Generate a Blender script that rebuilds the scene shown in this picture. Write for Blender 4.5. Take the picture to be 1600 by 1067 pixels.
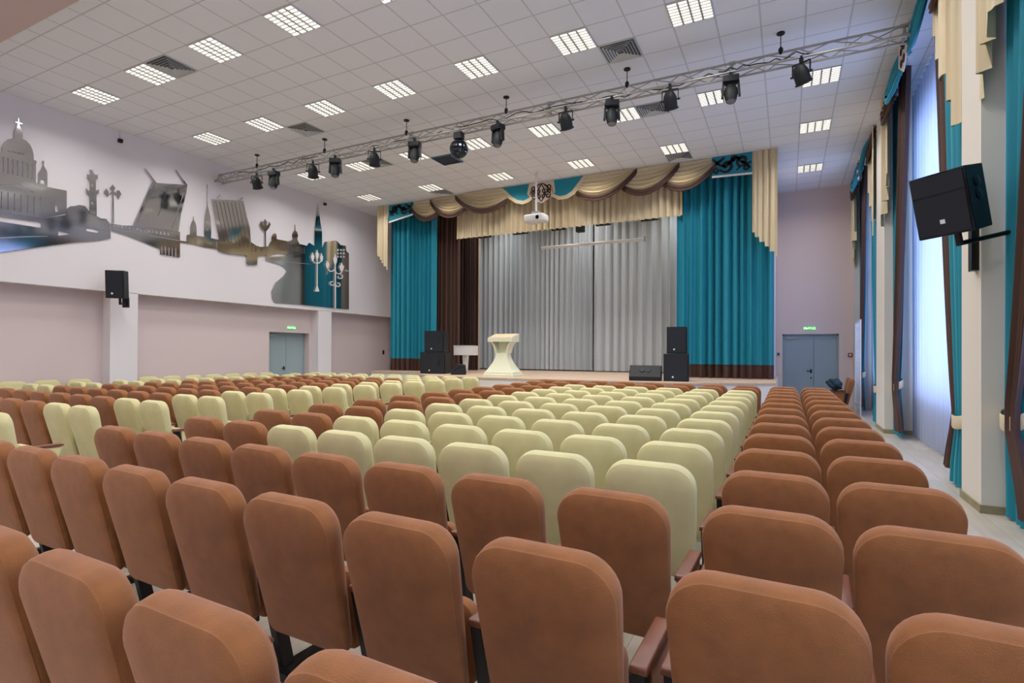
import bpy, bmesh, math, random
from mathutils import Vector, Matrix
from mathutils.geometry import tessellate_polygon
PI = math.pi
R = math.radians
sc = bpy.context.scene
col = sc.collection
for o in list(bpy.data.objects): bpy.data.objects.remove(o)

# ---------------------------------------------------------------- camera
ZC = 1.57            # eye height
YAW, PIT, ROL, FPX, CY = .4677, .0061, .005, 851.87, 545.1
_F = Vector((-math.sin(YAW)*math.cos(PIT), math.cos(YAW)*math.cos(PIT), math.sin(PIT)))
_R0 = Vector((math.cos(YAW), math.sin(YAW), 0)); _U0 = _R0.cross(_F)
_R = _R0*math.cos(ROL) + _U0*math.sin(ROL); _U = _U0*math.cos(ROL) - _R0*math.sin(ROL)
cam = bpy.data.objects.new('camera', bpy.data.cameras.new('camera'))
cam.matrix_world = Matrix(((_R.x,_U.x,-_F.x,0),(_R.y,_U.y,-_F.y,0),(_R.z,_U.z,-_F.z,ZC),(0,0,0,1)))
cam.data.sensor_width = 36; cam.data.lens = FPX*36/1600
cam.data.shift_y = (CY-533.5)/1600
cam.data.clip_start = .05; cam.data.clip_end = 200
col.objects.link(cam); sc.camera = cam
CAMP = Vector((0,0,ZC))
def ray(u, v): return _F + _R*((u-800)/FPX) + _U*((CY-v)/FPX)
def onX(u, v, X): q = ray(u, v); return CAMP + q*(X/q.x)     # the point of the plane x = X seen at (u, v)
def project(p):
    p = Vector(p)-CAMP; w = p.dot(_F)
    return (800+FPX*p.dot(_R)/w, CY-FPX*p.dot(_U)/w) if w > .05 else None

# ---------------------------------------------------------------- world, daylight, exposure
W = bpy.data.worlds.new('daylight'); sc.world = W; W.use_nodes = True
bg = W.node_tree.nodes['Background']; bg.inputs[0].default_value = (.46,.62,1,1); bg.inputs[1].default_value = 2.9
sc.view_settings.view_transform = 'Standard'; sc.view_settings.look = 'None'
sc.view_settings.gamma = 1; sc.view_settings.exposure = .72; sc.view_settings.use_curve_mapping = False
LAMP_W = 17.0        # power of the lamp in each ceiling light
for (y0, y1) in ((3.2,6.8),(8.0,12.9),(14.3,18.4)):           # window portals: guide the sky light of the openings
    l = bpy.data.lights.new('window_portal', 'AREA'); l.shape = 'RECTANGLE'; l.size = y1-y0; l.size_y = 4.6
    l.cycles.is_portal = True
    o = bpy.data.objects.new('window_portal', l); o.location = (2.75, (y0+y1)/2, 3.3)
    o.rotation_euler = (R(90), 0, R(90)); col.objects.link(o)

H = 6.558            # ceiling height

# ---------------------------------------------------------------- materials
def lin(c): return tuple((x/12.92 if x <= .04045 else ((x+.055)/1.055)**2.4) for x in (v/255 for v in c))
def M(name, rgb, rough=.6, metal=0, var=0, scale=8, bump=0, sheen=0, sheen_tint=None, spec=.5, stretch=None, emit=0, trans=0, bscale=None):
    m = bpy.data.materials.new(name); m.use_nodes = True
    nt = m.node_tree; b = nt.nodes['Principled BSDF']
    c = lin(rgb) + (1,)
    b.inputs['Base Color'].default_value = c; b.inputs['Roughness'].default_value = rough
    b.inputs['Metallic'].default_value = metal; b.inputs['Specular IOR Level'].default_value = spec
    if sheen:
        b.inputs['Sheen Weight'].default_value = sheen; b.inputs['Sheen Roughness'].default_value = .45
        if sheen_tint: b.inputs['Sheen Tint'].default_value = lin(sheen_tint) + (1,)
    if emit:
        b.inputs['Emission Color'].default_value = c; b.inputs['Emission Strength'].default_value = emit
    if var or bump:
        tc = nt.nodes.new('ShaderNodeTexCoord'); mp = nt.nodes.new('ShaderNodeMapping')
        nt.links.new(tc.outputs['Object'], mp.inputs[0])
        if stretch: mp.inputs['Scale'].default_value = stretch
        n = nt.nodes.new('ShaderNodeTexNoise'); n.inputs['Scale'].default_value = scale; n.inputs['Detail'].default_value = 5
        nt.links.new(mp.outputs[0], n.inputs['Vector'])
        if var:
            r = nt.nodes.new('ShaderNodeValToRGB'); k = 1-var
            r.color_ramp.elements[0].position = .3; r.color_ramp.elements[1].position = .7
            r.color_ramp.elements[0].color = (c[0]*k, c[1]*k, c[2]*k, 1)
            r.color_ramp.elements[1].color = (min(1,c[0]*(1+var)), min(1,c[1]*(1+var)), min(1,c[2]*(1+var)), 1)
            nt.links.new(n.outputs[0], r.inputs[0]); nt.links.new(r.outputs[0], b.inputs['Base Color'])
        if bump:
            bn = nt.nodes.new('ShaderNodeBump'); bn.inputs['Strength'].default_value = bump; bn.inputs['Distance'].default_value = .004
            src = n
            if bscale:
                src = nt.nodes.new('ShaderNodeTexNoise'); src.inputs['Scale'].default_value = bscale
                nt.links.new(mp.outputs[0], src.inputs['Vector'])
            nt.links.new(src.outputs[0], bn.inputs['Height']); nt.links.new(bn.outputs[0], b.inputs['Normal'])
    return m
def add_sheer(name, rgb, transp, transl):
    m = bpy.data.materials.new(name); m.use_nodes = True; nt = m.node_tree; nt.nodes.clear()
    out = nt.nodes.new('ShaderNodeOutputMaterial'); tr = nt.nodes.new('ShaderNodeBsdfTransparent')
    tl = nt.nodes.new('ShaderNodeBsdfTranslucent'); df = nt.nodes.new('ShaderNodeBsdfDiffuse')
    m1 = nt.nodes.new('ShaderNodeMixShader'); m2 = nt.nodes.new('ShaderNodeMixShader')
    tl.inputs[0].default_value = df.inputs[0].default_value = lin(rgb)+(1,)
    m1.inputs[0].default_value = transl; nt.links.new(df.outputs[0], m1.inputs[1]); nt.links.new(tl.outputs[0], m1.inputs[2])
    m2.inputs[0].default_value = transp; nt.links.new(m1.outputs[0], m2.inputs[1]); nt.links.new(tr.outputs[0], m2.inputs[2])
    nt.links.new(m2.outputs[0], out.inputs[0]); return m

m_wall = M('painted_wall', (226,221,223), .85)
m_wall_low = M('painted_lower_wall', (212,196,194), .85)
m_backwall = M('painted_back_wall', (222,203,195), .85)
m_soffit = M('painted_soffit', (200,178,172), .85)
m_white = M('white_paint', (225,224,220), .5)
m_trimwood = M('baseboard_wood', (150,140,110), .5, var=.15, scale=6)
m_brown = M('brown_suede', (138,88,48), .95, var=.13, scale=13, bump=.5, bscale=260, sheen=.40, sheen_tint=(240,195,180))
m_cream = M('cream_suede', (204,196,146), .95, var=.07, scale=5, bump=.4, bscale=260, sheen=.4, sheen_tint=(245,245,225))
m_arm = M('varnished_armrest_wood', (112,66,48), .35, var=.12, scale=9, stretch=(8,1,1))
m_steel = M('black_steel', (22,22,24), .4, metal=.3)
m_black = M('black_plastic', (9,14,20), .6)
m_blackfab = M('speaker_grille', (16,24,34), .65)
m_teal = M('teal_curtain_cloth', (14,132,154), .7, sheen=.25, sheen_tint=(120,210,220))
m_brownc = M('brown_curtain_cloth', (72,46,36), .7, sheen=.2, sheen_tint=(170,130,110))
m_brownd = M('dark_brown_curtain_cloth', (60,38,30), .75)
m_creamc = M('cream_curtain_cloth', (214,198,164), .65, sheen=.2)
m_grey = M('silver_grey_curtain_cloth', (184,190,193), .6, sheen=.2)
m_sheer = add_sheer('sheer_curtain_voile', (208,216,238), .06, .62)
m_alu = M('aluminium', (178,178,176), .42, metal=.85)
m_mirror = M('polished_steel_sheet', (206,207,209), .08, metal=1)
m_door = M('grey_blue_door_paint', (150,166,170), .45)
m_doorframe = M('door_frame_paint', (200,205,206), .5)
m_stage = M('stage_floor_boards', (198,172,148), .5, var=.1, scale=3, stretch=(1,6,1))
m_podium = M('podium_lacquer', (222,224,196), .4)
m_podtop = M('podium_beige_top', (205,186,150), .5)
m_green = M('exit_sign_green', (40,180,70), .4, emit=.6)
m_signwhite = M('exit_sign_white', (240,250,240), .4, emit=.8)
m_red = M('alarm_red', (150,40,50), .4)
m_ltgrey = M('light_grey_plastic', (170,172,172), .5)
m_ventdark = M('vent_shadow_gap', (92,98,102), .7)
m_vent = M('vent_blade_paint', (205,206,204), .5)
m_orn = M('brown_applique', (58,30,26), .7)
m_ornb = M('pale_board_cloth', (222,205,188), .7)
m_darkorn = M('black_applique', (16,24,30), .7)
m_jacket = M('dark_teal_jacket_cloth', (18,48,60), .7, var=.3, scale=12)
m_glassm = bpy.data.materials.new('window_glass'); m_glassm.use_nodes = True
nt = m_glassm.node_tree; nt.nodes.clear()
_o = nt.nodes.new('ShaderNodeOutputMaterial'); _t = nt.nodes.new('ShaderNodeBsdfTransparent'); _g = nt.nodes.new('ShaderNodeBsdfGlossy')
_m = nt.nodes.new('ShaderNodeMixShader'); _g.inputs['Roughness'].default_value = .02; _m.inputs[0].default_value = .06
nt.links.new(_t.outputs[0], _m.inputs[1]); nt.links.new(_g.outputs[0], _m.inputs[2]); nt.links.new(_m.outputs[0], _o.inputs[0])
m_lens = M('lamp_lens', (90,95,105), .08, spec=1)
m_ball = M('mirror_tiles', (150,155,165), .15, metal=1)
m_emit = M('luminous_panel', (255,251,243), .5, emit=1.0)

def grid_mat(name, rgb, line, x0, y0, step, wd, bump=.15):
    m = M(name, rgb, .9); nt = m.node_tree; b = nt.nodes['Principled BSDF']
    tc = nt.nodes.new('ShaderNodeTexCoord'); sp = nt.nodes.new('ShaderNodeSeparateXYZ'); nt.links.new(tc.outputs['Object'], sp.inputs[0])
    res = []
    for ax, o0 in ((0,x0),(1,y0)):
        a = nt.nodes.new('ShaderNodeMath'); a.operation = 'SUBTRACT'; a.inputs[1].default_value = o0-100*step; nt.links.new(sp.outputs[ax], a.inputs[0])
        d = nt.nodes.new('ShaderNodeMath'); d.operation = 'DIVIDE'; d.inputs[1].default_value = step; nt.links.new(a.outputs[0], d.inputs[0])
        f = nt.nodes.new('ShaderNodeMath'); f.operation = 'FRACT'; nt.links.new(d.outputs[0], f.inputs[0])
        s = nt.nodes.new('ShaderNodeMath'); s.operation = 'SUBTRACT'; s.inputs[1].default_value = .5; nt.links.new(f.outputs[0], s.inputs[0])
        ab = nt.nodes.new('ShaderNodeMath'); ab.operation = 'ABSOLUTE'; nt.links.new(s.outputs[0], ab.inputs[0])
        g = nt.nodes.new('ShaderNodeMath'); g.operation = 'GREATER_THAN'; g.inputs[1].default_value = .5-wd/step/2; nt.links.new(ab.outputs[0], g.inputs[0])
        res.append(g)
    mx = nt.nodes.new('ShaderNodeMath'); mx.operation = 'MAXIMUM'
    nt.links.new(res[0].outputs[0], mx.inputs[0]); nt.links.new(res[1].outputs[0], mx.inputs[1])
    mc = nt.nodes.new('ShaderNodeMix'); mc.data_type = 'RGBA'
    mc.inputs[6].default_value = lin(rgb)+(1,); mc.inputs[7].default_value = lin(line)+(1,)
    nt.links.new(mx.outputs[0], mc.inputs[0]); nt.links.new(mc.outputs[2], b.inputs['Base Color'])
    return m
GX, GY = -12.367, 5.51         # ceiling grid origin
m_ceil = grid_mat('ceiling_tiles', (233,235,239), (203,204,206), GX, GY, .6, .024)

def plank_mat():
    m = M('floor_laminate', (200,192,178), .38); nt = m.node_tree; b = nt.nodes['Principled BSDF']
    tc = nt.nodes.new('ShaderNodeTexCoord'); mp = nt.nodes.new('ShaderNodeMapping'); mp.inputs['Rotation'].default_value = (0,0,PI/2)
    nt.links.new(tc.outputs['Object'], mp.inputs[0])
    br = nt.nodes.new('ShaderNodeTexBrick'); nt.links.new(mp.outputs[0], br.inputs['Vector'])
    br.inputs['Scale'].default_value = 1; br.inputs['Brick Width'].default_value = 1.3; br.inputs['Row Height'].default_value = .19
    br.inputs['Mortar Size'].default_value = .0025
    br.inputs['Color1'].default_value = lin((212,204,190))+(1,); br.inputs['Color2'].default_value = lin((196,187,172))+(1,)
    br.inputs['Mortar'].default_value = lin((165,156,142))+(1,)
    n = nt.nodes.new('ShaderNodeTexNoise'); n.inputs['Scale'].default_value = 2.2; n.inputs['Detail'].default_value = 8
    mp2 = nt.nodes.new('ShaderNodeMapping'); mp2.inputs['Scale'].default_value = (9,1,1); nt.links.new(tc.outputs['Object'], mp2.inputs[0])
    nt.links.new(mp2.outputs[0], n.inputs['Vector'])
    mc = nt.nodes.new('ShaderNodeMix'); mc.data_type = 'RGBA'; mc.blend_type = 'MULTIPLY'; mc.inputs[0].default_value = .35
    nt.links.new(br.outputs[0], mc.inputs[6]); nt.links.new(n.outputs[0], mc.inputs[7]); nt.links.new(mc.outputs[2], b.inputs['Base Color'])
    return m
m_floor = plank_mat()

# ---------------------------------------------------------------- mesh helpers
class MB:
    def __init__(s): s.bm = bmesh.new()
    def box(s, a, b, mat=None):
        vs = [s.bm.verts.new(Vector((x,y,z)) if mat is None else mat @ Vector((x,y,z))) for z in (a[2],b[2]) for y in (a[1],b[1]) for x in (a[0],b[0])]
        for f in ((0,2,3,1),(4,5,7,6),(0,1,5,4),(2,6,7,3),(0,4,6,2),(1,3,7,5)): s.bm.faces.new([vs[i] for i in f])
        return s
    def cbox(s, c, d, rot=None):
        m = Matrix.Translation(Vector(c)) @ (rot.to_4x4() if rot else Matrix())
        return s.box((-d[0]/2,-d[1]/2,-d[2]/2), (d[0]/2,d[1]/2,d[2]/2), m)
    def loft(s, loops, cap=True, closed=True):
        vv = [[s.bm.verts.new(Vector(p)) for p in lp] for lp in loops]
        n = len(vv[0])
        for a, b in zip(vv, vv[1:]):
            for i in range(n if closed else n-1):
                j = (i+1) % n
                try: s.bm.faces.new((a[i], a[j], b[j], b[i]))
                except ValueError: pass
        if cap:
            s.bm.faces.new(list(reversed(vv[0]))); s.bm.faces.new(vv[-1])
        return s
    def tube(s, pts, r, n=8, r2=None):
        pts = [Vector(p) for p in pts]; loops = []
        k = len(pts)
        for i, p in enumerate(pts):
            t = (pts[min(i+1,k-1)]-pts[max(i-1,0)]).normalized()
            a = t.cross(Vector((0,0,1)) if abs(t.z) < .95 else Vector((1,0,0))).normalized(); b = a.cross(t)
            rr = r if r2 is None else r+(r2-r)*i/(k-1)
            loops.append([p+a*rr*math.cos(2*PI*j/n)+b*rr*math.sin(2*PI*j/n) for j in range(n)])
        return s.loft(loops)
    def lathe(s, prof, c=(0,0,0), n=20, mat=None):
        loops = [[(mat @ Vector((r*math.cos(2*PI*j/n), r*math.sin(2*PI*j/n), z)) if mat else Vector((r*math.cos(2*PI*j/n)+c[0], r*math.sin(2*PI*j/n)+c[1], z+c[2]))) for j in range(n)] for r, z in prof]
        return s.loft(loops)
    def prism(s, outer, holes, f):
        """polygon (2-D) with holes, f(p, side) -> 3-D point for side 0/1"""
        loops = [outer]+list(holes); allp = [p for l in loops for p in l]
        v0 = [s.bm.verts.new(f(p,0)) for p in allp]; v1 = [s.bm.verts.new(f(p,1)) for p in allp]
        for t in tessellate_polygon([[Vector((p[0],p[1],0)) for p in l] for l in loops]):
            if len(set(t)) < 3: continue
            try: s.bm.faces.new([v0[i] for i in t]); s.bm.faces.new([v1[i] for i in reversed(t)])
            except ValueError: pass
        k = 0
        for l in loops:
            n = len(l)
            for i in range(n):
                j = (i+1) % n
                try: s.bm.faces.new((v0[k+i], v0[k+j], v1[k+j], v1[k+i]))
                except ValueError: pass
            k += n
        return s
    def build(s, name, mat, parent=None, smooth=None, bevel=0):
        if bevel: bmesh.ops.bevel(s.bm, geom=s.bm.edges[:], offset=bevel, segments=2, affect='EDGES', profile=.6)
        bmesh.ops.recalc_face_normals(s.bm, faces=s.bm.faces[:])
        me = bpy.data.meshes.new(name); s.bm.to_mesh(me); s.bm.free()
        me.materials.append(mat)
        if smooth is not None:
            me.polygons.foreach_set('use_smooth', [True]*len(me.polygons))
            me.set_sharp_from_angle(angle=R(smooth))
        o = bpy.data.objects.new(name, me); col.objects.link(o)
        if parent: o.parent = parent
        return o
def tag(o, label=None, cat=None, group=None, kind=None):
    if label: o['label'] = label
    if cat: o['category'] = cat
    if group: o['group'] = group
    if kind: o['kind'] = kind
    return o
def empty(name, loc=(0,0,0), rz=0, label=None, cat=None, group=None, rot=None):
    o = bpy.data.objects.new(name, None); col.objects.link(o); o.location = loc
    o.rotation_euler = rot if rot else (0,0,rz); o.empty_display_size = .1
    return tag(o, label, cat, group)
def kids(o): return [c for c in col.objects if c.parent is o]
def copy_tree(o, kmap, parent=None):
    c = o.copy(); col.objects.link(c); c.parent = parent
    for ch in kmap.get(o.name, []): copy_tree(ch, kmap, c)
    return c
def kidmap(root):
    m = {}
    def rec(o):
        m[o.name] = kids(o)
        for c in m[o.name]: rec(c)
    rec(root); return m
ORD = ['zeroth','first','second','third','fourth','fifth','sixth','seventh','eighth','ninth','tenth','eleventh','twelfth','thirteenth','fourteenth','fifteenth','sixteenth']

# ---------------------------------------------------------------- the setting
def struct(name, mb, mat, parent=None, **k):
    o = mb.build(name, mat, parent, **k)
    if parent is None: o['kind'] = 'structure'
    return o
XL, XLL, YB = -13.56, -13.86, 18.86
XR, XP = 2.45, 1.72
Y0 = -4.0
struct('floor', MB().box((XLL-.3,Y0,-.1),(XR+.3,YB+.3,0)), m_floor)
struct('ceiling', MB().box((XLL-.3,3.9,H),(XR+.3,YB+.3,H+.1)), m_ceil)
struct('ceiling_lower_soffit', MB().box((XLL-.3,Y0,6.3),(XR+.3,3.91,6.7)), m_soffit).name = 'trim_1'
# left wall: beam band above, recessed wall below, two columns, recessed doorway
w = MB().box((XL-.6,Y0,2.89),(XL,YB,H+.05))
for a, b in ((.7,1.28),(6.85,7.43),(12.93,13.5)): w.box((XL-.6,a,0),(XL,b,2.9))
struct('wall_left', w, m_wall)
w = MB()
w.box((XLL-.3,Y0,0),(XLL,11.30,2.9)); w.box((XLL-.3,12.83,0),(XLL,YB,2.9)); w.box((XLL-.3,11.30,2.15),(XLL,12.83,2.9))
struct('wall_left_recess', w, m_wall_low)
# back wall with doorway on the right
w = MB(); w.box((XLL-.6,YB,0),(-.14,YB+.3,H)); w.box((1.37,YB,0),(XR+.3,YB+.3,H)); w.box((-.14,YB,2.17),(1.37,YB+.3,H))
struct('wall_back', w, m_backwall)
struct('wall_rear', MB().box((XLL-.3,Y0-.2,0),(XR+.3,Y0,6.4)), m_wall)
# window wall: pillars forward, deep window bays
w = MB()
for a, b in ((-4.2,-1.2),(2.2,2.9),(6.94,7.62),(13.0,14.1),(18.55,18.87)): w.box((XP,a,0),(XR+.35,b,H))
for a, b in ((-1.2,2.2),(2.9,6.94),(7.62,13.0),(14.1,18.55)):
    w.box((XR,a,0),(XR+.35,b,.85)); w.box((XR,a,5.9),(XR+.35,b,H))
    w.box((XR,a,.85),(XR+.35,a+.45,5.9)); w.box((XR,b-.45,.85),(XR+.35,b,5.9))
struct('wall_right', w, M('window_wall_paint', (226,220,210), .8))
bb = MB()
for a, b in ((6.94,7.62),(13.0,14.1)):
    bb.box((XP-.015,a-.015,0),(XP,b+.015,.08)); bb.box((XP,a-.015,0),(XR,a,.08))
struct('baseboard_right', bb, m_trimwood)
struct('baseboard_left', MB().box((XLL,-3.9,0),(XLL+.015,11.25,.08)), m_trimwood)
# windows
for i, (a, b) in enumerate(((-1.2+.45,2.2-.45),(2.9+.45,6.94-.45),(7.62+.45,13.0-.45),(14.1+.45,18.55-.45))):
    wn = MB(); x0, x1 = XR+.16, XR+.22
    wn.box((x0,a,.85),(x1,a+.07,5.9)); wn.box((x0,b-.07,.85),(x1,b,5.9)); wn.box((x0,a,.85),(x1,b,.92)); wn.box((x0,a,5.83),(x1,b,5.9))
    n = 4 if b-a > 3.2 else 2
    for k in range(1,n): y = a+(b-a)*k/n; wn.box((x0,y-.04,.9),(x1,y+.04,5.85))
    wn.box((x0,a,3.5),(x1,b,3.58))
    o = struct('window_%d' % (i+1), wn, m_white)
    MB().box((x0+.025,a+.06,.9),(x0+.035,b-.06,5.85)).build('pane', m_glassm, o)
    MB().box((XR-.12,a-.1,.82),(XR+.18,b+.1,.86)).build('window_sill', m_white, o)
# doors
def door(name, mat4, wd, ht, split):
    root = bpy.data.objects.new(name, None); col.objects.link(root); root.matrix_world = mat4; root['kind'] = 'structure'
    f = MB(); f.box((0,-.02,0),(.045,.05,ht)).box((wd-.045,-.02,0),(wd,.05,ht)).box((0,-.02,ht-.045),(wd,.05,ht))
    f.build('door_frame', m_door, root)
    l1 = MB().box((.05,0,.01),(split-.004,.045,ht-.05)).build('door_leaf', m_door, root)
    l2 = MB().box((split+.004,0,.01),(wd-.05,.045,ht-.05)).build('door_leaf', m_door, root)
    h = MB().box((split-.10,-.012,.98),(split-.05,0,1.10)).box((split-.09,-.012,.80),(split-.06,0,.86))
    h.tube([(split-.075,0,1.04),(split-.075,-.06,1.04),(split-.2,-.06,1.04)], .013)
    h.build('door_handle', m_black, l1, smooth=40)
    cl = MB().box((.12,-.06,ht-.13),(.36,0,ht-.07)).build('door_closer', m_ltgrey, l1)
    return root
door('door_1', Matrix.Translation((-.14,YB+.10,0)), 1.51, 2.17, .86)
door('door_2', Matrix.Translation((XLL-.22,12.83,0)) @ Matrix.Rotation(-PI/2,4,'Z') @ Matrix.Scale(-1,4,(1,0,0)) @ Matrix.Translation((-1.53+1.53,0,0)) if False else Matrix.Translation((XLL-.22,11.30,0)) @ Matrix.Rotation(PI/2,4,'Z'), 1.53, 2.15, .80)
struct('wall_left_door_back', MB().box((XLL-.42,11.2,0),(XLL-.3,12.9,2.4)), m_wall_low).name = 'trim_2'
struct('wall_back_door_back', MB().box((-.3,YB+.3,0),(1.5,YB+.4,2.4)), m_wall_low).name = 'trim_3'

# stage
SZ = .92
sp = [(-12.42,14.15),(-10.3,14.15),(-9.6,13.0),(-8.6,12.25),(-2.0,12.25),(-1.1,12.95),(-.22,13.35),(-.22,YB),(-12.42,YB)]
st = MB().prism(sp, [], lambda p, s: Vector((p[0],p[1],SZ-.04 if s else 0)))
struct('trim_4', st, m_white)
struct('trim_5', MB().prism([(x, y-(.03 if y < 15 else 0)) for x, y in sp], [], lambda p, s: Vector((p[0],p[1],SZ if s else SZ-.04))), m_stage)
struct('wall_stage_left', MB().box((-13.56,16.8,0),(-12.75,YB,H)), m_backwall)
struct('wall_stage_side', MB().box((-11.15,16.9,SZ),(-11.0,YB,H)).box((-11.0,17.4,SZ),(-10.22,17.6,H)), M('stage_wall_paint', (196,180,160), .8))
struct('trim_6', MB().box((-10.9,17.36,SZ),(-10.22,17.40,2.9)), m_brownd)
struct('wall_stage_right', MB().box((-.42,15.3,SZ),(-.30,YB,H)), m_backwall)

# ---------------------------------------------------------------- seats
def rr(w, h, rt, rb, ins, n=7):
    """rounded panel outline in (x, t)"""
    hw = w/2-ins; P_ = []
    for cx, cy, r, a0 in ((hw, h-ins, max(rt-ins,.005), 0), (-hw, h-ins, max(rt-ins,.005), 90), (-hw, ins, max(rb-ins,.004), 180), (hw, ins, max(rb-ins,.004), 270)):
        ox = cx-r if cx > 0 else cx+r; oy = cy-r if a0 in (0,90) else cy+r
        for k in range(n+1):
            a = R(a0+90*k/n); P_.append((ox+r*math.cos(a), oy+r*math.sin(a)))
    return P_
AT = 15.0; TL = .675; ZB = .285
def spine(t):
    a = R(AT); u = max(0, t/TL-.55)/.45
    y = (TL-t)*math.sin(a) + .030*u*u - .030
    return y, ZB + t*math.cos(a)
def back_mesh(w=.52):
    mb = MB(); loops = []
    prof = [(.20,-.020),(.12,-.018),(.05,-.012),(.016,-.004),(.004,.004),(.005,.010),(.0,.016),(.0,.05),(.006,.075),(.022,.096),(.055,.110),(.12,.118),(.19,.120)]
    for ins, dp in prof:
        lp = []
        for x, t in rr(w, TL, .135, .05, ins, 8):
            y, z = spine(t)
            k = 1-.10*(1-t/TL)                     # a little narrower towards the seat
            a = R(AT); thick = .62+.38*min(1, t/TL/.75)
            lp.append((x*k, y+dp*thick*math.cos(a), z+dp*thick*math.sin(a)))
        loops.append(lp)
    mb.loft(loops); return mb
def seat_mesh(w=.41):
    mb = MB(); loops = []; a = R(8)
    for ins, dp in ((.08,0),(.02,.006),(0,.02),(0,.07),(.02,.095),(.07,.11)):
        loops.append([(x, .222+(.42-t)*math.sin(a)*.4+dp, .245+t*math.cos(a)) for x, t in rr(w, .35, .07, .07, ins, 4)])
    mb.loft(loops); return mb
def arm_meshes(x):
    """armrest pad, upholstered side panel and black leg standing at local x"""
    pad = MB(); out = [(.125,.598),(.135,.604),(.46,.610),(.49,.600),(.495,.586),(.46,.578),(.135,.574),(.125,.58)]
    pad.loft([[(x+dx, y, z) for y, z in out] for dx in (-.029,.029)])
    pan = MB(); o2 = [(.215,.576),(.48,.578),(.455,.50),(.42,.36),(.37,.26),(.27,.24),(.235,.34)]
    pan.loft([[(x+dx, y, z) for y, z in o2] for dx in (-.021,.021)])
    leg = MB(); o3 = [(.13,.576),(.195,.576),(.32,.03),(.255,.03)]
    leg.loft([[(x+dx, y, z) for y, z in o3] for dx in (-.02,.02)])
    leg.box((x-.025,.13,0),(x+.025,.56,.045))
    return pad, pan, leg
MESH = {}
def share(key, fn):
    if key not in MESH:
        o = fn(); MESH[key] = o.data
        bpy.data.objects.remove(o)
    return MESH[key]
for nm, mm in (('brown',m_brown),('cream',m_cream)):
    share('back_'+nm, lambda: back_mesh().build('backrest', mm, smooth=50))
    share('seat_'+nm, lambda: seat_mesh().build('folded_seat', mm, smooth=50))
for side, x in (('r',.285),('l',-.285),('rs',.264),('ls',-.264)):
    pad, pan, leg = arm_meshes(x)
    MESH['pad_'+side] = pad; MESH['leg_'+side] = leg
    for nm, mm in (('brown',m_brown),('cream',m_cream)):
        share('pan_%s_%s' % (side,nm), lambda: arm_meshes(x)[1].build('armrest_panel', mm, bevel=.008, smooth=60))
    share('pad_'+side+'_m', lambda: pad.build('armrest', m_arm, bevel=.006, smooth=60))
    share('leg_'+side+'_m', lambda: leg.build('leg', m_steel))
share('rail', lambda: MB().box((-.2975,.17,.045),(.2975,.21,.085)).build('floor_rail', m_steel))
share('crossbar', lambda: MB().tube([(-.29,.30,.30),(.29,.30,.30)], .014).build('seat_axle', m_steel))
def part(nm, key, parent, loc=None):
    o = bpy.data.objects.new(nm, MESH[key]); col.objects.link(o); o.parent = parent
    return o
def in_frame(x, y, zs=(.35,.7,.98), m=60):
    for z in zs:
        for dx in (-.3,.3):
            p = project((x+dx,y,z))
            if p and -m < p[0] < 1600+m and p[1] < 1067+m: return True
    return False
NSEAT = 0
def seat(x, y, rz, colour, label, group, wscale=1, arms=('r',), full=True):
    global NSEAT; NSEAT += 1
    t = empty('theatre_seat', (x,y,0), rz, label, 'seat', group)
    t.scale = (wscale,1,1)
    part('backrest', 'back_'+colour, t); part('folded_seat', 'seat_'+colour, t)
    for a in arms:
        part('armrest', 'pad_'+a+'_m', t)
        part('leg', 'leg_'+a+'_m', t)
        if full: part('armrest_panel', 'pan_%s_%s' % (a,colour), t)
    if full: part('floor_rail', 'rail', t)
    return t
DX = .10; DY = .05
GM, GR, GL = 'seats of the middle block', 'seats of the two columns beside the windows', 'seats of the left block'
def cname(c): return {'brown':'Brown suede','cream':'Cream suede'}[c]
for j in range(-1,14):
    nrow = ORD[14-j]
    for i in range(8):
        x = -.798-(7-i)*.595+DX; y = 1.605+.75*j-.0305*x-DY-(.05 if j < 0 else .015 if j == 0 else 0)
        if not in_frame(x, y): continue
        c = 'cream' if (2 <= j <= 11 and i >= 2) else 'brown'
        arms = (('l','r') if i == 0 else ('r',))
        seat(x, y, -R(1.75), c, '%s seat, middle block, %s row from stage, %s from left aisle' % (cname(c), nrow, ORD[i+1]), GM, 1.0 if i > 5 else 1.03, arms, j < 9)
for j in range(0,14):
    for i in range(2):
        x = -.163+i*.53+DX; y = 1.605+.75*j-.0305*x-DY+.02
        if not in_frame(x, y): continue
        arms = ('ls','rs') if i == 0 else ('rs',)
        seat(x, y, -R(1.75), 'brown', 'Brown suede seat, %s column beside windows, %s row from stage' % (('inner','outer')[i], ORD[14-j]), GR, .985, arms, j < 9)
for j in range(0,13):
    for i in range(10):
        x = -7.107-i*.603+DX; y = 2.275+.754*j-.035*x-DY
        if not in_frame(x, y, m=10): continue
        c = 'cream' if (j >= 11 or i <= 1 or i >= 8) else 'brown'
        arms = (('l','r') if i == 9 else ('r',))
        seat(x, y, -R(2), c, '%s seat, left block, %s row from stage, %s from its aisle' % (cname(c), ORD[13-j], ORD[i+1]), GL, 1.03, arms, j < 6)
wy = [5.12,5.69,6.26,7.68,8.23,8.78,9.33,9.88,10.43,10.98]
for k, y in enumerate(wy):
    if k < 3: lb = 'Cream suede seat against left wall, %s one camera side of the speaker column' % ORD[3-k]
    else: lb = 'Cream suede seat against left wall, %s beyond the speaker column' % ORD[k-2]
    seat(-13.62, y, -PI/2, 'cream', lb, 'seats along the left wall', .93, ('ls','rs') if k in (2,9) else ('rs',), False)
s = seat(1.50, 16.2, PI/2, 'brown', 'Brown suede seat facing the aisle near the far window, jacket on it', 'seats facing the aisle', .93, ('ls','rs'), True)
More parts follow.
